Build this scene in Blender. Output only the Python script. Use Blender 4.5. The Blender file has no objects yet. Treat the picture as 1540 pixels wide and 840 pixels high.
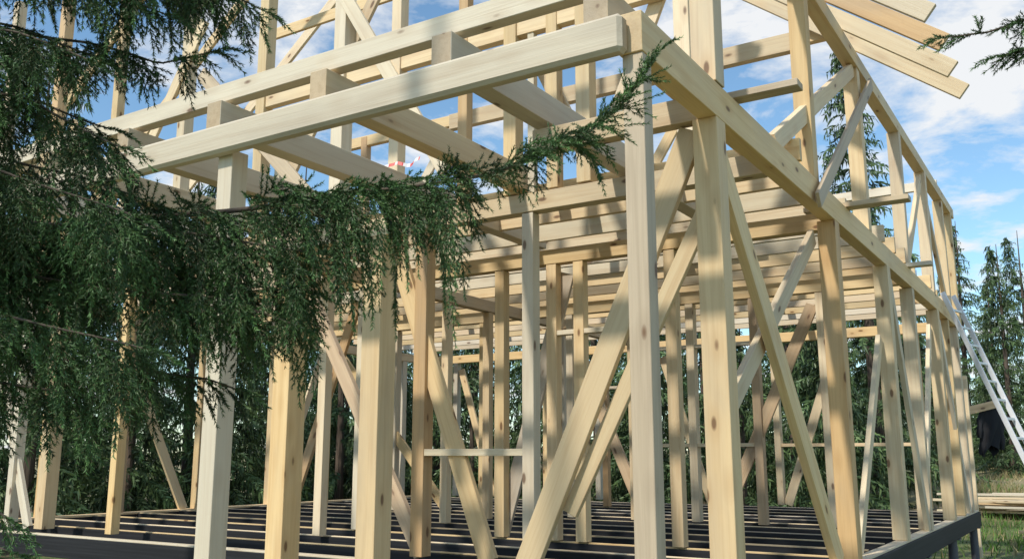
import bpy, bmesh, math, random
import numpy as np
from mathutils import Vector, Matrix
random.seed(7); rng=np.random.default_rng(7)
scene=bpy.context.scene
col=scene.collection
GZ=-0.72
def gh(y): return .06*np.clip(np.asarray(y,dtype=float)-14,0,30)

# ---------------- materials ----------------
def newmat(name):
    m=bpy.data.materials.new(name); m.use_nodes=True
    nt=m.node_tree; b=nt.nodes['Principled BSDF']
    return m,nt,b
def N(nt,t,**kw):
    n=nt.nodes.new(t)
    for k,v in kw.items(): setattr(n,k,v)
    return n
def math_(nt,op,a,b=None,clamp=False):
    n=N(nt,'ShaderNodeMath',operation=op,use_clamp=clamp)
    for i,x in enumerate((a,b)):
        if x is None: continue
        if isinstance(x,(int,float)): n.inputs[i].default_value=x
        else: nt.links.new(x,n.inputs[i])
    return n.outputs[0]
def mix(nt,f,a,b,mode='MIX'):
    n=N(nt,'ShaderNodeMix',data_type='RGBA',blend_type=mode)
    for s,x in ((n.inputs[0],f),(n.inputs[6],a),(n.inputs[7],b)):
        if isinstance(x,(int,float)): s.default_value=x
        elif isinstance(x,tuple): s.default_value=(*x,1)
        else: nt.links.new(x,s)
    return n.outputs[2]
def ramp(nt,x,p0,p1,a=0,b=1):
    n=N(nt,'ShaderNodeMapRange'); n.inputs[1].default_value=p0; n.inputs[2].default_value=p1
    n.inputs[3].default_value=a; n.inputs[4].default_value=b
    nt.links.new(x,n.inputs[0]); return n.outputs[0]

def wood(name,light,dark,alt,end=False,rough=0.6):
    m,nt,b=newmat(name)
    tc=N(nt,'ShaderNodeTexCoord'); oi=N(nt,'ShaderNodeObjectInfo')
    off=N(nt,'ShaderNodeVectorMath',operation='SCALE'); off.inputs[0].default_value=(37,19,23)
    nt.links.new(oi.outputs['Random'],off.inputs['Scale'])
    add=N(nt,'ShaderNodeVectorMath',operation='ADD')
    nt.links.new(tc.outputs['Object'],add.inputs[0]); nt.links.new(off.outputs[0],add.inputs[1])
    def mapped(s):
        mp=N(nt,'ShaderNodeMapping'); mp.inputs['Scale'].default_value=s
        nt.links.new(add.outputs[0],mp.inputs[0]); return mp.outputs[0]
    def noise(s,scale,detail=4,dist=0):
        n=N(nt,'ShaderNodeTexNoise'); n.inputs['Scale'].default_value=scale; n.inputs['Detail'].default_value=detail
        n.inputs['Distortion'].default_value=dist
        nt.links.new(mapped(s),n.inputs['Vector']); return n.outputs[0]
    g1=noise((.6,13,13),1.6,3,.8) if not end else noise((20,20,20),1.5,3)
    g2=noise((2.5,110,110),1,2)
    big=noise((.9,3,3),1.3,4)
    vo=N(nt,'ShaderNodeTexVoronoi'); vo.inputs['Scale'].default_value=1
    nt.links.new(mapped((2.6,6.5,6.5)),vo.inputs['Vector'])
    c=mix(nt,oi.outputs['Random'],light,alt)
    c=mix(nt,math_(nt,'MULTIPLY',ramp(nt,g1,.45,.72),.42),c,dark)
    c=mix(nt,math_(nt,'MULTIPLY',ramp(nt,g2,.5,.75),.22),c,dark)
    c=mix(nt,math_(nt,'MULTIPLY',ramp(nt,big,.5,.75),.42),c,(.45,.37,.27))
    c=mix(nt,math_(nt,'MULTIPLY',ramp(nt,vo.outputs['Distance'],.34,.08),.42),c,dark)
    c=mix(nt,math_(nt,'MULTIPLY',ramp(nt,vo.outputs['Distance'],.13,.08),.85),c,(.17,.08,.035))
    fr=math_(nt,'FRACT',math_(nt,'MULTIPLY',oi.outputs['Random'],13.7))
    hsv=N(nt,'ShaderNodeHueSaturation'); nt.links.new(c,hsv.inputs['Color']); nt.links.new(ramp(nt,fr,0,1,.76,1.04),hsv.inputs['Value'])
    fr2=math_(nt,'FRACT',math_(nt,'MULTIPLY',oi.outputs['Random'],41.3)); nt.links.new(ramp(nt,fr2,0,1,.76,1.06),hsv.inputs['Saturation'])
    nt.links.new(hsv.outputs[0],b.inputs['Base Color']); b.inputs['Roughness'].default_value=rough
    b.inputs['Specular IOR Level'].default_value=.3
    bp=N(nt,'ShaderNodeBump'); bp.inputs['Strength'].default_value=.4; bp.inputs['Distance'].default_value=.003
    nt.links.new(g2,bp.inputs['Height']); nt.links.new(bp.outputs[0],b.inputs['Normal'])
    return m
W_Y=wood('wood_yellow',(.82,.60,.32),(.58,.35,.15),(.82,.65,.39))
W_P=wood('wood_pale',(.78,.69,.51),(.58,.43,.26),(.77,.64,.44))
W_G=wood('wood_grey',(.58,.48,.35),(.37,.28,.19),(.63,.50,.34))
W_O=wood('wood_orange',(.66,.41,.20),(.43,.23,.09),(.74,.51,.26))
W_E=wood('wood_end',(.60,.45,.26),(.42,.28,.14),(.63,.48,.29),end=True)
mB,nt,b=newmat('black_coated_timber'); b.inputs['Roughness'].default_value=.7
n=N(nt,'ShaderNodeTexNoise'); n.inputs['Scale'].default_value=8
nt.links.new(mix(nt,ramp(nt,n.outputs[0],.4,.7),(.007,.0075,.010),(.020,.021,.025)),b.inputs['Base Color'])
mMet,nt,b=newmat('aluminium'); b.inputs['Base Color'].default_value=(.74,.75,.77,1); b.inputs['Metallic'].default_value=.2; b.inputs['Roughness'].default_value=.4
mSt,nt,b=newmat('steel_pile'); b.inputs['Base Color'].default_value=(.10,.10,.11,1); b.inputs['Roughness'].default_value=.5
mJ,nt,b=newmat('black_cloth'); b.inputs['Base Color'].default_value=(.012,.013,.017,1); b.inputs['Roughness'].default_value=.9
mT,nt,b=newmat('barrier_tape')
tc=N(nt,'ShaderNodeTexCoord'); wv=N(nt,'ShaderNodeTexWave'); wv.inputs['Scale'].default_value=3; nt.links.new(tc.outputs['Object'],wv.inputs[0])
nt.links.new(mix(nt,ramp(nt,wv.outputs[0],.49,.51),(.75,.72,.7),(.6,.04,.03)),b.inputs['Base Color'])
mBark,nt,b=newmat('bark'); b.inputs['Roughness'].default_value=.95
n=N(nt,'ShaderNodeTexNoise'); n.inputs['Scale'].default_value=14; n.inputs['Detail'].default_value=6
nt.links.new(mix(nt,ramp(nt,n.outputs[0],.35,.7),(.05,.038,.028),(.16,.12,.09)),b.inputs['Base Color'])
def foliage(name):
    m,nt,b=newmat(name)
    a=N(nt,'ShaderNodeAttribute'); a.attribute_name='Col'
    nt.links.new(a.outputs['Color'],b.inputs['Base Color']); b.inputs['Roughness'].default_value=.5
    b.inputs['Specular IOR Level'].default_value=.35
    return m
mN=foliage('needles'); mF=foliage('spruce_foliage'); mGr=foliage('grass_blades')

def empty(name,loc=(0,0,0)):
    e=bpy.data.objects.new(name,None); e.location=loc; col.objects.link(e); return e
def meshobj(name,me,parent=None):
    o=bpy.data.objects.new(name,me); col.objects.link(o)
    if parent: o.parent=parent
    return o

# ---------------- timber ----------------
def beam(name,p0,p1,w,h,mat,parent,side=None,bev=.003):
    p0=Vector(p0); p1=Vector(p1); d=p1-p0; L=d.length; x=d.normalized()
    if side is None:
        side=Vector((0,0,1)).cross(x) if abs(x.z)<.9 else Vector((1,0,0))
    y=Vector(side); y=(y-x*y.dot(x)).normalized(); z=x.cross(y)
    j=lambda s:random.uniform(-s,s)
    bm=bmesh.new(); bmesh.ops.create_cube(bm,size=1)
    bmesh.ops.scale(bm,vec=(L+j(.004),w+j(.004),h+j(.004)),verts=bm.verts)
    bmesh.ops.bevel(bm,geom=bm.edges[:],offset=bev,segments=1,affect='EDGES')
    for f in bm.faces: f.material_index=1 if abs(f.normal.x)>.9 else 0
    me=bpy.data.meshes.new(name); bm.to_mesh(me); bm.free()
    me.materials.append(mat); me.materials.append(W_E if mat!=mB else mB)
    o=meshobj(name,me,parent)
    M=Matrix((x,y,z)).transposed().to_4x4()
    M.translation=(p0+p1)/2+Vector((j(.0025),j(.0025),j(.0025)))
    o.matrix_world=M
    return o
H=empty('timber_frame_house')
def post(X,Y,z0,z1,sx,sy,mat=None):
    mat=mat or random.choice([W_Y,W_Y,W_Y,W_P,W_O])
    return beam('post',(X,Y,z0),(X+random.uniform(-.008,.008),Y,z1),sx,sy,mat,H,side=(1,0,0))
def brY(X0,z0,X1,z1,Y,w=.14,t=.045,mat=None):
    return beam('brace',(X0,Y,z0),(X1,Y,z1),t,w,mat or random.choice([W_Y,W_Y,W_P,W_O]),H,side=(0,1,0))
def brX(Y0,z0,Y1,z1,X,w=.14,t=.045,mat=None):
    return beam('brace',(X,Y0,z0),(X,Y1,z1),t,w,mat or random.choice([W_Y,W_Y,W_P,W_O]),H,side=(1,0,0))
def bx(name,X0,X1,Y,z,w,h,mat=None):
    return beam(name,(X0,Y,z),(X1,Y,z),w,h,mat or random.choice([W_Y,W_Y,W_P]),H,side=(0,1,0))
def by(name,Y0,Y1,X,z,w,h,mat=None):
    return beam(name,(X,Y0,z),(X,Y1,z),w,h,mat or random.choice([W_Y,W_Y,W_P]),H,side=(1,0,0))
XL=-10.0; YF=2.2; YB=11.5; PB=2.63; UF=3.04

by('sill_beam',-.1,YB+.1,0,-.125,.16,.2,mB); by('sill_cap',YF,YB+.1,0,-.012,.11,.024,W_P)
by('sill_beam',1.9,YB+.1,XL,-.125,.16,.2,mB); by('sill_cap',1.9,YB+.1,XL,-.012,.17,.024,W_Y)
bx('sill_beam',XL-.1,-.09,1.95,-.13,.12,.2,mB); bx('sill_cap',XL-.1,-.1,1.95,-.020,.09,.016,W_P)
bx('sill_beam',XL-.1,-.09,YB,-.13,.12,.2,mB)
y=2.6
while y<YB-.2:
    bx('floor_joist',XL+.09,-.09,y,-.125,.07,.21,mB)
    bx('joist_batten',XL+.09,-.09,y+.01,-.013,.035+random.uniform(0,.015),.012,random.choice([W_P,W_Y,W_G])); y+=.70
for X in (-3.3,-6.6): by('ground_beam',1.95,YB,X,-.32,.14,.16,mB)
for X in (-.02,-3.3,-6.6,XL):
    for Y in (2.0,4.4,6.8,9.2,11.4):
        me=bpy.data.meshes.new('screw_pile'); bm=bmesh.new()
        bmesh.ops.create_cone(bm,cap_ends=True,segments=20,radius1=.055,radius2=.055,depth=.55)
        r=bmesh.ops.create_cube(bm,size=1); bmesh.ops.scale(bm,vec=(.2,.2,.012),verts=r['verts']); bmesh.ops.translate(bm,vec=(0,0,.27),verts=r['verts'])
        bm.to_mesh(me); bm.free(); me.materials.append(mSt)
        o=meshobj('screw_pile',me,H); o.location=(X,Y,(-.51 if X in(-.02,XL) else -.68))

# porch
beam('porch_beam',(-6.2,-.105,2.715),(-.01,-.105,2.715),.085,.19,W_P,H,side=(0,1,0),bev=.02)
bx('porch_upper_beam',-6.6,.0,.07,3.115,.09,.13,W_P)
post(0,0,GZ,PB,.10,.10,W_G); post(-2.79,0,GZ,PB+.03,.13,.13,W_P); post(-5.6,0,GZ,PB,.13,.13,W_P)
post(-.01,1.0,GZ,PB,.145,.145,W_Y); post(-2.41,1.0,GZ,2.25,.16,.17,W_Y); post(-3.24,1.0,GZ,2.25,.16,.17,W_Y)
by('wall_plate',-.06,YB+.1,0,2.735,.11,.20,W_Y)
bx('porch_plate',-1.15,-.06,1.0,2.71,.10,.15,W_Y); bx('porch_plate',-3.5,-2.2,1.0,2.32,.14,.12,W_Y)
for i,X in enumerate((-.19,-1.12,-2.03,-2.95,-3.9,-4.85,-5.8)):
    by('porch_joist',-.05,(2.4,4.1,2.4,4.1,2.4,4.1,2.4)[i],X,2.93,.13,.19,random.choice([W_P,W_Y]))
brY(-.12,2.6,-1.35,-.1,1.02,.15,.05,W_Y); brY(-.08,2.15,-.98,.45,1.08,.10,.04,W_Y)
beam('joist_stub',(-.3,1.35,2.88),(.42,1.35,2.88),.12,.045,W_G,H)
beam('joist_stub',(-.3,4.15,2.86),(.55,4.15,2.86),.14,.045,W_Y,H); beam('joist_stub',(-.3,7.1,2.86),(.3,7.1,2.86),.12,.045,W_P,H)
# right wall
for Y,s,m_ in ((3.7,.15,W_O),(5.8,.14,W_Y),(7.25,.13,W_Y),(9.1,.14,None),(11.0,.15,None),(10.1,.1,None)): post(-.01,Y,0,PB,.14,s,m_)
brX(1.12,2.58,3.45,-.0,-.04,.17,.06,W_Y); brX(3.58,2.5,1.2,.9,-.12,.13,.045,W_Y)
brX(5.9,2.5,7.1,.0,0.03,.13,.045,W_P); brX(5.7,1.9,4.2,.0,-.06,.12,.045); brX(9.0,2.4,7.5,.0,-.05,.13,.045,W_Y); brX(9.3,2.5,10.8,.0,.02,.13,.045,W_P)
# front wall
bx('wall_plate',XL,-.06,YF,2.71,.12,.15,W_Y)
post(-1.92,YF,0,PB,.10,.10,W_P); post(-2.95,YF,0,PB,.12,.12,W_O)
post(-8.1,YF,0,PB,.15,.15,W_Y); post(-8.75,YF,0,PB,.1,.12); post(XL,YF,0,PB,.15,.15); post(-6.9,YF,0,PB,.1,.1)
brY(-3.3,2.6,-2.3,0,YF,.15,.05,W_Y); brY(-4.55,2.6,-2.98,.0,YF+.06,.13,.05,W_O); brY(-9.6,2.5,-8.4,0,YF,.12,.045,W_P)
bx('window_sill_rail',-2.9,-1.97,YF,.80,.10,.05,W_P)
# inner wall Y=4
bx('wall_plate',XL,-.06,4.0,2.71,.12,.15,W_Y)
for X in (-1.5,-2.45,-2.75,-3.35,-5.2,-6.4): post(X,4.0,0,PB,.11,.11)
brY(-2.62,2.55,-3.4,0,4.07,.15,.04,W_G); brY(-5.3,2.5,-6.3,0,4.0,.12,.045); bx('rail',-2.7,-1.55,4.0,1.95,.09,.045,W_P)
by('wall_plate',YF,YB,-5.0,2.71,.12,.15,W_Y)
for Y in (3.2,5.3,6.2,8.2,9.6): post(-5,Y,0,PB,.1,.1)
bx('wall_plate',XL,-.06,7.0,2.71,.12,.15,W_Y)
for X in (-.9,-1.7,-2.5,-3.3,-4.2,-5.6,-7.2,-8.6): post(X,7.0,0,PB,.1,.12)
brY(-1.0,2.5,-2.2,0,7.0); brY(-4.3,2.5,-3.2,0,7.06); brY(-8.4,2.4,-6.2,0,7.0); bx('rail',-3.3,-1.7,7.0,.9,.09,.045); bx('rail',-3.3,-1.7,7.0,2.1,.09,.045)
by('wall_plate',YF,YB,XL,2.71,.12,.15); bx('wall_plate',XL,0,YB,2.71,.12,.15)
for Y in (3.3,4.4,5.75,5.95,7.2,8.4,9.6,10.6,11.45): post(XL,Y,0,PB,.12,.13)
for a,b_ in ((4.2,5.5),(8.3,7.3),(9.7,10.5)): brX(a,2.55,b_,0,XL+.02)
for X in (-.6,-1.7,-2.8,-3.9,-5,-6.1,-7.2,-8.3,-9.3): post(X,YB,0,PB,.1,.13)
for a,b_ in ((-1.8,-2.7),(-4.8,-4.0),(-6.2,-7.1),(-9.2,-8.4)): brY(a,2.5,b_,0,YB)
bx('rail',-2.8,-.6,YB,.95,.1,.05); bx('rail',-7.2,-5,YB,2.0,.1,.05)
y=2.65
while y<YB:
    bx('ceiling_joist',XL-.1,(.07 if random.random()<.4 else -.02),y,2.93,.05,.17); y+=.6
by('ceiling_strap',2.4,YB,-2.2,3.035,.12,.03,W_P); by('ceiling_strap',4.4,YB,-7.4,3.035,.12,.03,W_P)
for k in range(7):
    y=random.uniform(4,10.5); x=random.uniform(-8,-3)
    bx('loose_board',x,x+random.uniform(1.8,3.5),y,3.035,.13,.026,random.choice([W_Y,W_P,W_G]))
# upper storey
UP=4.52
post(-.01,1.0,2.84,5.4,.14,.14,W_Y)
for Y in (3.15,5.08,7.2,9.0,10.6,11.5): post(-.01,Y,2.84,UP-.07,.13,.13,W_Y)
by('eaves_plate',.5,YB+.35,0,UP,.12,.15,W_Y); by('eaves_plate',.5,YB+.35,XL,UP,.12,.15,W_Y)
for X,s,m in ((-5.0,.12,W_Y),(-3.95,.14,W_P),(-3.29,.11,W_Y),(-2.56,.09,W_O),(-2.08,.12,W_Y),(-1.9,.06,W_P),(-1.7,.1,W_Y),(-1.42,.12,W_Y),(-.6,.12,W_Y),(-6.2,.12,None),(-7.4,.1,None),(-8.6,.12,None),(-9.7,.12,None)):
    post(X,YF,2.8,6.6 if X<-.8 else 5.2,s,s,m)
for Y in (3.3,4.5,5.7,6.9,8.1,9.3,10.5): post(XL,Y,2.84,UP-.07,.12,.12)
brY(-5.9,4.7,-4.2,3.05,YF-.07,.14,.04,W_G); brY(-3.9,5.0,-2.7,3.1,YF-.07,.13,.04,W_P); brY(-4.9,3.1,-3.4,5.4,YF+.08,.13,.04,W_Y)
brY(-7.3,3.1,-5.9,5.3,YF-.07,.13,.04,W_Y); brY(-8.4,4.7,-7.2,3.1,YF+.07,.13,.04,W_Y)
brY(-1.3,3.1,-.5,4.9,YF+.07,.12,.04,W_Y); brY(-2.5,5.2,-1.5,3.1,YF+.12,.12,.04,W_Y)
bx('tie_beam',-3.4,-.06,3.15,3.98,.07,.15,W_Y); bx('tie_beam',-4,-.06,1.0,4.65,.07,.15,W_P); bx('header',-5,-.6,YF,4.2,.08,.12,W_Y)
beam('brace',(.1,2.95,2.62),(.1,5.4,4.4),.03,.12,W_G,H,side=(1,0,0)); brX(2.2,2.85,5.0,4.42,0,.13,.05,W_Y)
brX(7.3,2.9,8.9,4.35,0,.12,.05,W_Y); brX(10.5,2.9,9.1,4.3,0,.12,.05,W_Y)
for Y in (5.2,8.0,11.5):
    for X in (-1.5,-2.8,-4.0,-5.0,-6.4,-8):
        if random.random()<.7: post(X+random.uniform(-.2,.2),Y,3.04,5.0,.1,.1)
    if Y!=8.0: bx('header',-8,-.1,Y,4.95,.08,.14)
    brY(-2.7,3.1,-1.6,4.8,Y+.06,.12,.04); brY(-5,4.8,-6.2,3.1,Y+.06,.12,.04)
RX=-5.0; pit=.785
def raf(Y,sgn,mat):
    x0=.9+random.uniform(-.05,.05) if sgn>0 else XL-.9; z0=4.66-.9*pit
    beam('rafter',(x0,Y,z0+.07),(RX,Y,z0+(5.9)*pit+.07),.045,.15,mat,H,side=(0,1,0))
for i,Y in enumerate((5.1,4.5,3.9,3.3,2.7)):
    raf(Y,1,(W_Y,W_P,W_O,W_P,W_G)[i])
    if i%2==0: raf(Y,-1,W_Y)
for Y in (3.3,4.5): bx('collar_tie',-7.6,-2.4,Y+.06,6.55,.045,.15,W_Y)
by('ridge_board',2.3,5.4,RX,8.68,.05,.2,W_Y)
me=bpy.data.meshes.new('barrier_tape'); vs=[];fs=[]
for i in range(20):
    x=i*.035; z=.02*math.sin(i*.7); yy=.02*math.sin(i*1.3)
    vs+= [(x,yy,z),(x,yy+.01,z+.03)]
    if i: fs.append((2*i-2,2*i,2*i+1,2*i-1))
me.from_pydata(vs,[],fs); me.materials.append(mT); o=meshobj('barrier_tape',me); o.location=(-3.3,1.7,3.05)

# ---------------- ladder ----------------
LD=empty('aluminium_ladder')
pt=Vector((.10,9.9,2.95)); pb=Vector((1.42,9.31,GZ)); wd=Vector((.23,.97,0))
for s in (-.19,.19): beam('stile',pb+wd*s,pt+wd*s,.025,.065,mMet,LD,side=wd)
for k in range(1,15):
    p=pb.lerp(pt,k/15); beam('rung',p-wd*.18,p+wd*.18,.03,.03,mMet,LD)
for o in LD.children: o.data.materials[1]=mMet

# ---------------- jacket on a projecting board ----------------
beam('board_peg',(-.2,12.2,1.42),(.35,12.6,1.58),.03,.12,W_O,H)
post(-.05,12.1,GZ,2.0,.1,.1,W_Y)
bm=bmesh.new()
nu,nv=32,20
def ring(i,t):
    a=2*math.pi*i/nu
    w=.03+.11*min(1,t*3.2)+.03*math.sin(t*5); d=.03+.06*t
    fold=1+.35*math.sin(a*4+t*4)*t+.15*math.sin(a*7)*t
    return Vector((w*math.cos(a)*fold+.05*math.sin(t*4),d*math.sin(a)*fold,-.8*t*(1+.12*math.sin(a*2+1)*t)))
rows=[[bm.verts.new(ring(i,k/(nv-1))) for i in range(nu)] for k in range(nv)]
for k in range(nv-1):
    for i in range(nu): bm.faces.new((rows[k][i],rows[k][(i+1)%nu],rows[k+1][(i+1)%nu],rows[k+1][i]))
bm.faces.new(rows[0])
for s,ln in ((-1,.5),(1,.66)):
    rr=[]
    for k in range(12):
        t=k/11; c=Vector((s*(.07+.10*math.sin(t*1.8)),0.02*math.sin(t*6),-.1-ln*t)); r=.05-.012*t
        rr.append([bm.verts.new(c+Vector((r*math.cos(2*math.pi*i/12)*(1+.2*math.sin(t*18)),r*math.sin(2*math.pi*i/12),0))) for i in range(12)])
    for k in range(11):
        for i in range(12): bm.faces.new((rr[k][i],rr[k][(i+1)%12],rr[k+1][(i+1)%12],rr[k+1][i]))
    bm.faces.new(rr[0])
me=bpy.data.meshes.new('jacket'); bm.to_mesh(me); bm.free(); me.materials.append(mJ)
for p in me.polygons: p.use_smooth=True
o=meshobj('black_jacket',me); o.location=(.24,12.6,1.64); o.rotation_euler=(0,.06,.5)

# ---------------- plank stack ----------------
PL=empty('timber_stack')
for k in range(26):
    y=18.6+random.uniform(-.8,.8); x0=random.uniform(-1.6,-.2); z=GZ+float(gh(18.6))+.08+.055*(k//4)
    beam('plank',(x0,y,z),(x0+4.5,y+random.uniform(-.6,.6),z+random.uniform(0,.05)),.15,.045,random.choice([W_P,W_Y,W_P]),PL)
for k in range(7):
    y=14.5+random.uniform(-.9,.9); x0=random.uniform(.1,.8)
    beam('plank',(x0,y,GZ+.12+.03*k),(x0+3.5,y+random.uniform(-.9,1.2),GZ+.15+.03*k),.12,.045,random.choice([W_P,W_Y,W_G]),PL)

# ---------------- ground ----------------
me=bpy.data.meshes.new('ground'); bm=bmesh.new()
n=90
xs=np.sign(np.linspace(-1,1,n))*np.abs(np.linspace(-1,1,n))**3*600
g=[[bm.verts.new((x-3,y+8,GZ+float(gh(y+8))+(.05*math.sin(x*.9)*math.cos(y*.7) if abs(x)<60 and abs(y)<60 else 0)-.03)) for y in xs] for x in xs]
for i in range(n-1):
    for j in range(n-1): bm.faces.new((g[i][j],g[i+1][j],g[i+1][j+1],g[i][j+1]))
bm.to_mesh(me); bm.free()
m,nt,b=newmat('meadow_ground'); b.inputs['Roughness'].default_value=.95
tc=N(nt,'ShaderNodeTexCoord')
def nz(s,d=6):
    n=N(nt,'ShaderNodeTexNoise'); n.inputs['Scale'].default_value=s; n.inputs['Detail'].default_value=d
    nt.links.new(tc.outputs['Object'],n.inputs[0]); return n.outputs[0]
c=mix(nt,ramp(nt,nz(9),.35,.65),(.06,.10,.025),(.12,.16,.045))
c=mix(nt,ramp(nt,nz(.35),.48,.6),c,(.24,.18,.11)); c=mix(nt,ramp(nt,nz(40),.5,.7),c,(.26,.21,.12))
sp=N(nt,'ShaderNodeSeparateXYZ'); nt.links.new(tc.outputs['Object'],sp.inputs[0])
c=mix(nt,ramp(nt,sp.outputs[1],19,23,0,.75),c,(.33,.28,.15))
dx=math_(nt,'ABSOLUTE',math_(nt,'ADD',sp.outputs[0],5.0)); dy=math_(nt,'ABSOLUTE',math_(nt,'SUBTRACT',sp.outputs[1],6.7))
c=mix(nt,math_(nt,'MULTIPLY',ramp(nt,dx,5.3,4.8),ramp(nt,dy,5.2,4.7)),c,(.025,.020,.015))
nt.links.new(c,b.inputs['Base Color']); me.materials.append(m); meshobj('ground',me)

def fmesh(name,V,F,C,mat,parent=None,k=3):
    V=np.asarray(V,dtype=np.float32); nf=len(V)//k
    me=bpy.data.meshes.new(name); me.vertices.add(len(V)); me.vertices.foreach_set('co',V.ravel())
    me.loops.add(len(V)); me.loops.foreach_set('vertex_index',np.arange(len(V),dtype=np.int32))
    me.polygons.add(nf); me.polygons.foreach_set('loop_start',np.arange(0,len(V),k,dtype=np.int32))
    me.polygons.foreach_set('loop_total',np.full(nf,k,dtype=np.int32))
    me.update(calc_edges=True)
    a=me.color_attributes.new('Col','FLOAT_COLOR','POINT')
    CC=np.ones((len(V),4),dtype=np.float32); CC[:,:3]=C; a.data.foreach_set('color',CC.ravel())
    me.materials.append(mat)
    return me
def unit(a): return a/np.maximum(np.linalg.norm(a,axis=1,keepdims=True),1e-9)

# grass
ng=60000
gx=rng.uniform(-1.5,7,ng); gy=2+rng.random(ng)**1.3*36
ng2=6000
gx=np.concatenate([gx,rng.uniform(-12,0,ng2)]); gy=np.concatenate([gy,rng.uniform(-1.5,1.8,ng2)]); ng+=ng2
keep=((np.sin(gx*1.3+gy*.4)+np.sin(gy*.9-gx*.5)+rng.normal(0,.8,ng))>-.7)&~((gx<0)&(gy>1.9)&(gy<11.7))
gx=gx[keep];gy=gy[keep];ng=len(gx)
base=np.stack([gx,gy,GZ-.05+gh(gy)],1); an=rng.uniform(0,6.28,ng); hh=rng.uniform(.06,.22,ng)*(1+.5*np.sin(gx*2)*np.sin(gy))
w=np.stack([np.cos(an),np.sin(an),0*an],1)*(.005+.0006*gy)[:,None]
tip=base+np.stack([rng.normal(0,.06,ng),rng.normal(0,.06,ng),hh],1)
V=np.stack([base-w,base+w,tip],1).reshape(-1,3)
t=rng.random(ng)[:,None]; dry=(rng.random(ng)<np.where(gy>20,.75,.25))[:,None]
C=np.where(dry,np.array([.36,.30,.15])*(.6+.6*t),np.array([.10,.19,.035])*(.6+.9*t))
meshobj('grass',fmesh('grass',V,None,np.repeat(C,3,0),mGr))

# ---------------- background spruces ----------------
def spruce(Ht,Rb,seed):
    r=np.random.default_rng(seed); P=[];D=[];Ln=[];Wd=[];Cc=[]
    z=.25
    while z<Ht*.985:
        f=1-z/Ht; nb=int(5+5*f)
        for k in range(nb):
            a=r.uniform(0,6.283); L=(Rb*f**.85+.08)*r.uniform(.6,1.2); zz=z+r.uniform(-.1,.1)
            out=np.array([math.cos(a),math.sin(a),0]); side=np.array([-out[1],out[0],0])
            nt_=max(5,int(L/.07)); shade=r.uniform(.5,1.4)
            for q in range(nt_):
                s=(q+.5)/nt_
                if s<.35 and L>.7: continue
                p=out*L*s+np.array([0,0,zz+L*(.12*s-.42*s*s)+.1*max(0,s-.8)])
                wl=(1-s*.75)*.26*min(1,L)+.06
                for sd in (-1,1):
                    d=side*sd*.75+out*.75+np.array([0,0,-.35+r.normal(0,.18)])
                    P.append(p);D.append(d);Ln.append(wl*r.uniform(.7,1.2));Wd.append(.019+.012*wl);Cc.append(shade*(.45+.8*s))  # colour darkens toward the trunk: inner-crown shade painted in
                for _ in (0,1):
                    d=np.array([r.normal(0,.3),r.normal(0,.3),-1.0])+out*.2
                    P.append(p+r.normal(0,.03,3));D.append(d);Ln.append(.10+.20*r.random());Wd.append(.020);Cc.append(shade*(.4+.6*s))  # hanging sprays get the same painted inner shade
        z+=.16+.09*f
    P=np.array(P);D=unit(np.array(D));Ln=np.array(Ln)[:,None];Wd=np.array(Wd)[:,None];Cc=np.array(Cc)[:,None]
    rv=unit(np.cross(D,unit(r.normal(size=D.shape))))
    a=P; b_=P+D*Ln*.4+rv*Wd; c=P+D*Ln+np.array([0,0,-.05])*Ln; d=P+D*Ln*.4-rv*Wd
    V=np.stack([a,b_,c,d],1).reshape(-1,3)
    hue=r.random((len(P),1))
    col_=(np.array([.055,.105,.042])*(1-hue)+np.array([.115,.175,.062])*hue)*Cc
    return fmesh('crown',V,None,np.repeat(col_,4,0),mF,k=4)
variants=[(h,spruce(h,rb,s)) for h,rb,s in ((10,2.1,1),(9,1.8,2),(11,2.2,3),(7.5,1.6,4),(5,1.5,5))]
def trunkmesh(Ht,r0):
    me=bpy.data.meshes.new('trunk'); bm=bmesh.new()
    bmesh.ops.create_cone(bm,cap_ends=True,segments=10,radius1=r0,radius2=.01,depth=Ht)
    bmesh.ops.translate(bm,vec=(0,0,Ht/2),verts=bm.verts); bm.to_mesh(me); bm.free(); me.materials.append(mBark); return me
trs=[trunkmesh(h,.012*h+.03) for h,_ in variants]
FR=empty('spruce_forest')
def tree(x,y,vi,s=1):
    h,me=variants[vi]; ang=random.uniform(0,6.28); sc=s*random.uniform(.85,1.12)
    for nm,mm in (('crown',me),('trunk',trs[vi])):
        o=meshobj(nm,mm,FR); o.location=(x,y,GZ-.1+float(gh(y))); o.rotation_euler=(random.uniform(-.03,.03),random.uniform(-.03,.03),ang); o.scale=(sc,sc,sc)
x=-19
while x<-2.5:
    tree(x+random.uniform(-.6,.6),16.2+random.uniform(-1,.9),random.choice([3,4,3,1]) if x<-4 else 4)
    tree(x+random.uniform(-.8,.8),20+random.uniform(-1,1),random.choice([0,1,1,3,2]))
    x+=2.3
y=-6
while y<16:
    tree(-14+random.uniform(-.7,.7),y+random.uniform(-.5,.5),random.choice([4,3,4]))
    tree(-17+random.uniform(-.8,.8),y+random.uniform(-.6,.6),random.choice([0,1,2]))
    y+=2.2
x=-21
while x<-3:
    tree(x,24+random.uniform(-1,1),random.choice([0,1,1])); x+=2.5
x=-9
while x<16:
    tree(x+random.uniform(-.6,.6),35+random.uniform(-1,1.5),random.choice([3,1,1,3]))
    tree(x+random.uniform(-.6,.6),39+random.uniform(-1.5,1.5),random.choice([0,1]),1.0)
    tree(x+random.uniform(-.5,.5),32+random.uniform(-1,1),4,.8)
    x+=2.0
tree(-.75,30,3,.92)

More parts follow.
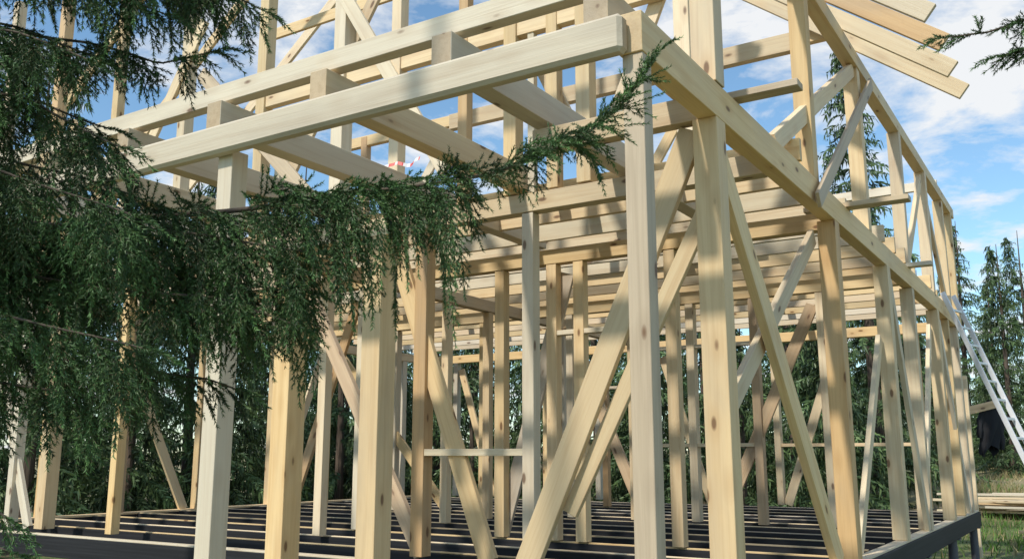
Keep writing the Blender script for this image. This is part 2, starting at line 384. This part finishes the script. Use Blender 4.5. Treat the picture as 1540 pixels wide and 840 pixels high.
# ---------------- foreground spruce ----------------
ex=np.array([.845,.535,0]); ey=np.array([-.535,.845,0]); org=np.array([1.684,-3.763,0])
def loc(r,f,z): return org+ex*r+ey*f+np.array([0,0,z])
SP=[];SD=[];SL=[];SC=[]
def seg(p,d,L,c): SP.append(p);SD.append(d);SL.append(L);SC.append(c)
R=np.random.default_rng(11)
def nrm(v): return v/ (math.sqrt(v[0]*v[0]+v[1]*v[1]+v[2]*v[2])+1e-9)
down=np.array([0,0,-1.])
def twig(p,d,L,c,g=.07):
    k=max(1,int(L/.045)); st=L/k
    for i in range(k):
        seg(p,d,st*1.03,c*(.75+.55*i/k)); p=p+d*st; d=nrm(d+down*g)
    return p
def branchlet(p,d,L,c,sd0):
    step=.030; n=max(2,int(L/step)); d=nrm(d); side=nrm(sd0+R.normal(0,.35,3))
    for i in range(n):
        t=i/n
        d=nrm(d+down*.26+R.normal(0,.03,3))
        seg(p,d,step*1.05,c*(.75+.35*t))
        side=nrm(side-d*np.dot(side,d))
        if i>0 or L<.12:
            ll=(.03+.085*min(1,(1-t)*1.3)*min(1,L/.25))*R.uniform(.75,1.15)
            for sg in (-1,1):
                if R.random()<.85:
                    ld=nrm(d*1.1+side*sg*.66+R.normal(0,.05,3)); lc=c*R.uniform(.85,1.2)
                    twig(p,ld,ll,lc)
                    if ll>.09 and R.random()<.4:
                        twig(p+ld*ll*.35,nrm(ld*.8+side*sg*.6),ll*.4,lc*1.1)
        p=p+d*step
    seg(p,d,.045,c*1.35)
stems=[]
def branch(pts,hang,dens=.03,r0=.012,up=0.0,fwd=.5,skip=.36):
    pts=[np.array(p,float) for p in pts]; W=[loc(*p) for p in pts]
    Ls=[np.linalg.norm(W[i+1]-W[i]) for i in range(len(W)-1)]; T=sum(Ls); n=max(3,int(T/dens)); cum=np.concatenate([[0],np.cumsum(Ls)])
    P=np.array([[np.interp(s,cum,[w[k] for w in W]) for k in range(3)] for s in np.linspace(0,T,n)])
    ph=R.uniform(0,6.28,3)
    for k in range(3): P[:,k]+=.008*np.sin(np.linspace(0,T*9,n)+ph[k])
    Rr=np.array([np.interp(s,cum,[q[0] for q in pts]) for s in np.linspace(0,T,n)])
    stems.append((P,r0)); sg=1
    for i in range(n-1):
        d=nrm(P[i+1]-P[i]); t=i/(n-1)
        if Rr[i]<-1.9: continue
        sidev=nrm(np.cross(d,down)); sg=-sg
        if i>n*.3: seg(P[i],d,dens*1.1,1.0)
        h=hang(Rr[i],t)
        for s2 in (sg,-sg):
            if R.random()<skip: continue
            L=h*(R.uniform(.35,1.08))
            dd=sidev*s2*R.uniform(.2,.7)+d*fwd*R.uniform(.3,1.2)+down*R.uniform(-.1,.6)-down*up*t
            branchlet(P[i],dd,max(.05,L),R.uniform(.45,1.45),d)
    d=nrm(P[-1]-P[-2])
    branchlet(P[-1],d+np.array([0,0,.35]),.09,1.2,sidev)
hx=[-1.6,-1.1,-.85,-.7,-.55,-.4,-.3,-.22,-.1,0,.1,.2,.3,.42,.52]
hy=[.55,.55,.62,.58,.50,.60,.50,.34,.24,.22,.26,.24,.12,.09,.05]
branch([(-2.3,2.7,1.5),(-1.45,2.7,1.44),(-1.07,2.75,1.50),(-.71,2.8,1.56),(-.36,2.85,1.62),(-.04,2.88,1.69),(.22,2.92,1.80),(.36,2.95,1.94),(.43,2.98,2.04),(.51,3.0,2.15)],
       lambda r,t: float(np.interp(r,hx,hy)),.023,.013,up=.8,skip=.27)
for (r_,f_,z_),dv,L in (((.36,2.95,1.93),ex*.9+np.array([0,0,.35]),.17),((.30,2.94,1.86),ex*.9+np.array([0,0,.1]),.16),((.40,2.97,1.98),ex*-.2+np.array([0,0,1.3]),.10),((.05,2.9,1.72),ex*.2+np.array([0,0,1.6]),.09),((.44,2.97,2.04),ex+np.array([0,0,.5]),.12),((.20,2.93,1.80),ex*.8+np.array([0,0,.25]),.14)):
    twig(loc(r_,f_,z_),nrm(dv),L,1.1,.02); branchlet(loc(r_,f_,z_),dv,L*.6,1.1,ey)
hg=lambda a,b_: (lambda r,t: a+(b_-a)*t)
for pts,a,b_ in (
  ([(-2.3,2.6,3.0),(-1.4,2.65,2.5),(-1.05,2.7,2.28),(-.80,2.7,2.16)],.4,.16),
  ([(-2.3,2.9,2.9),(-1.5,2.9,2.55),(-1.1,2.95,2.42)],.45,.3),
  ([(-2.3,2.5,2.7),(-1.4,2.5,2.38),(-1.02,2.5,2.25)],.45,.3),
  ([(-2.3,2.75,2.6),(-1.4,2.75,2.42),(-.95,2.75,2.34)],.4,.26),
  ([(-2.3,2.4,2.45),(-1.35,2.5,2.2),(-1.05,2.55,2.08)],.4,.2),
  ([(-2.3,2.8,2.3),(-1.4,2.8,2.1),(-1.15,2.8,2.02),(-.98,2.8,2.08)],.4,.14),
  ([(-2.3,2.3,2.1),(-1.4,2.4,1.95),(-1.18,2.4,1.85)],.45,.25),
  ([(-2.3,2.6,2.2),(-1.5,2.6,2.05),(-1.28,2.6,1.97)],.45,.3),
  ([(-2.3,2.5,1.9),(-1.4,2.5,1.78),(-1.12,2.5,1.65)],.45,.22),
  ([(-2.3,3.0,1.9),(-1.5,3.0,1.72),(-1.25,3.0,1.62)],.45,.3),
  ([(-2.3,2.9,2.15),(-1.6,2.9,1.95),(-1.35,2.9,1.85)],.45,.3),
  ([(-2.3,2.4,1.7),(-1.4,2.4,1.55),(-1.06,2.45,1.42)],.5,.35),
  ([(-2.3,2.9,1.6),(-1.4,2.9,1.42),(-1.0,2.95,1.36),(-.68,2.98,1.30)],.5,.40),
  ([(-2.3,2.6,1.55),(-1.3,2.65,1.45),(-.85,2.7,1.42),(-.60,2.7,1.38)],.45,.32),
  ([(-2.3,2.5,1.4),(-1.3,2.6,1.27),(-.85,2.65,1.22),(-.66,2.68,1.16)],.48,.22),
  ([(-2.3,2.3,1.3),(-1.3,2.4,1.14),(-1.0,2.45,1.05)],.42,.32),
  ([(-2.3,3.0,1.25),(-1.4,3.0,1.1),(-1.0,3.0,1.02),(-.90,3.0,.98)],.38,.22),
  ([(-2.3,2.5,1.1),(-1.4,2.5,.98),(-1.12,2.5,.92)],.30,.20),
  ([(-2.3,2.3,.95),(-1.4,2.3,.75),(-1.22,2.3,.62)],.2,.1),
  ([(-2.3,2.45,.8),(-1.5,2.45,.62),(-1.28,2.45,.54)],.12,.08),
  ([(-2.3,2.6,3.3),(-1.5,2.6,2.85),(-1.1,2.6,2.6),(-.95,2.6,2.5)],.5,.35),
  ([(-2.3,2.3,3.1),(-1.5,2.3,2.7),(-1.15,2.3,2.45)],.5,.35)):
    branch(pts,hg(a,b_),.032,.008)
n_left=len(SP)
def build_foliage(i0,i1,parent):
    P=np.array(SP[i0:i1]);D=np.array(SD[i0:i1]);L=np.array(SL[i0:i1]);C=np.array(SC[i0:i1])
    cnt=np.maximum(8,(L*640)).astype(int); idx=np.repeat(np.arange(len(P)),cnt); n=len(idx)
    t=rng.random(n)[:,None]; d=D[idx]; base=P[idx]+d*L[idx][:,None]*t
    rad=rng.normal(size=(n,3)); rad=unit(rad-d*(rad*d).sum(1,keepdims=True))
    nd=unit(d*rng.uniform(.7,1.1,(n,1))+rad*.78); nl=.0145*rng.uniform(.8,1.12,(n,1))
    w=unit(np.cross(nd,rng.normal(size=(n,3))))*.0017
    V=np.stack([base-w,base+w,base+nd*nl],1).reshape(-1,3)
    hue=np.clip(rng.normal(.45,.2,(n,1)),0,1)
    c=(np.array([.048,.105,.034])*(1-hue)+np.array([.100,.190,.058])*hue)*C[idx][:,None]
    me=fmesh('needles',V,None,np.repeat(c,3,0),mN); meshobj('needles',me,parent)
    w=unit(np.cross(D,rng.normal(size=D.shape)))*.0014
    E=P+D*L[:,None]; V=np.stack([P-w,P+w,E+w*.6,E-w*.6],1).reshape(-1,3)
    me=fmesh('twigs',V,None,np.tile(np.array([[.10,.085,.04]]),(len(V),1)),mN,k=4); meshobj('twigs',me,parent)
    print('needles',n)
def stem_mesh(P,r0,parent,name='limb',rt=.0025):
    bm=bmesh.new(); rows=[]; n=len(P)
    for i in range(n):
        d=Vector(P[min(i+1,n-1)]-P[max(i-1,0)]).normalized(); a=d.cross(Vector((.3,.1,1))).normalized(); b_=d.cross(a); r=r0+(rt-r0)*i/(n-1)
        rows.append([bm.verts.new(Vector(P[i])+ (a*math.cos(q*math.pi/4)+b_*math.sin(q*math.pi/4))*r) for q in range(8)])
    for i in range(n-1):
        for q in range(8): bm.faces.new((rows[i][q],rows[i][(q+1)%8],rows[i+1][(q+1)%8],rows[i+1][q]))
    me=bpy.data.meshes.new(name); bm.to_mesh(me); bm.free(); me.materials.append(mBark)
    for p in me.polygons: p.use_smooth=True
    meshobj(name,me,parent)
ST=empty('spruce_tree')
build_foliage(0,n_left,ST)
for P,r0 in stems: stem_mesh(P,r0,ST)
tp=np.array([loc(-2.3+.02*math.sin(i),2.65,GZ-.05+i*.4) for i in range(20)]); stem_mesh(tp,.14,ST,'trunk',.04)
stems.clear()
for pts,a,b_ in (([(2.4,2.9,2.5),(1.9,2.9,2.3),(1.62,2.9,2.19),(1.48,2.9,2.16)],.14,.07),([(2.4,3.0,2.2),(1.9,2.9,2.17),(1.66,2.9,2.10)],.09,.07)):
    branch(pts,hg(a,b_),.028,.009,up=.5,fwd=1.2)
ST2=empty('spruce_tree.001')
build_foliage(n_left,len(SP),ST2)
for P,r0 in stems: stem_mesh(P,r0,ST2)
tp=np.array([loc(2.45,2.95,GZ-.05+i*.4) for i in range(18)]); stem_mesh(tp,.11,ST2,'trunk',.03)

# ---------------- world ----------------
el=math.radians(46); az=math.radians(190)
w=bpy.data.worlds.new('World'); scene.world=w; w.use_nodes=True; nt=w.node_tree
bg=nt.nodes['Background']; sky=N(nt,'ShaderNodeTexSky',sky_type='NISHITA'); sky.sun_disc=False; sky.sun_elevation=el; sky.sun_rotation=az
sky.air_density=1.0; sky.dust_density=.2; sky.ozone_density=1.5
tc=N(nt,'ShaderNodeTexCoord'); sx=N(nt,'ShaderNodeSeparateXYZ'); nt.links.new(tc.outputs['Generated'],sx.inputs[0])
zz=math_(nt,'ADD',math_(nt,'MAXIMUM',sx.outputs[2],0),.12)
cx=N(nt,'ShaderNodeCombineXYZ'); nt.links.new(math_(nt,'DIVIDE',sx.outputs[0],zz),cx.inputs[0]); nt.links.new(math_(nt,'DIVIDE',sx.outputs[1],zz),cx.inputs[1])
n1=N(nt,'ShaderNodeTexNoise'); n1.inputs['Scale'].default_value=2.6; n1.inputs['Detail'].default_value=9; n1.inputs['Roughness'].default_value=.6; n1.inputs['Distortion'].default_value=.25
mp=N(nt,'ShaderNodeMapping'); mp.inputs['Location'].default_value=(2.3,.7,0); nt.links.new(cx.outputs[0],mp.inputs[0]); nt.links.new(mp.outputs[0],n1.inputs[0])
ds=N(nt,'ShaderNodeVectorMath',operation='DISTANCE'); nt.links.new(cx.outputs[0],ds.inputs[0]); ds.inputs[1].default_value=(-.1,1.8,0)
fac=math_(nt,'ADD',n1.outputs[0],ramp(nt,ds.outputs['Value'],.8,.1,0,.09))
f=ramp(nt,fac,.49,.63)
c=mix(nt,math_(nt,'MULTIPLY',f,.95),mix(nt,1.0,sky.outputs[0],(1.35,1.6,1.6),'MULTIPLY'),(8.0,8.1,8.2))
nt.links.new(c,bg.inputs[0]); bg.inputs[1].default_value=.115
sd=bpy.data.lights.new('sun','SUN'); sd.energy=3.7; sd.angle=math.radians(2.5); sd.color=(1,.94,.84)
so=bpy.data.objects.new('sun',sd); col.objects.link(so)
dirv=Vector((math.sin(az)*math.cos(el),math.cos(az)*math.cos(el),math.sin(el)))
so.rotation_euler=dirv.to_track_quat('Z','Y').to_euler()
# ---------------- camera ----------------
cd=bpy.data.cameras.new('camera'); cd.lens=32.26; cd.sensor_width=36; cd.clip_end=2000; cd.clip_start=.05
co=bpy.data.objects.new('camera',cd); col.objects.link(co); co.location=(1.684,-3.763,.775)
co.rotation_euler=(math.radians(90+10.87),0,math.radians(32.35)); scene.camera=co
scene.view_settings.view_transform='Standard'; scene.view_settings.look='None'; scene.view_settings.exposure=0
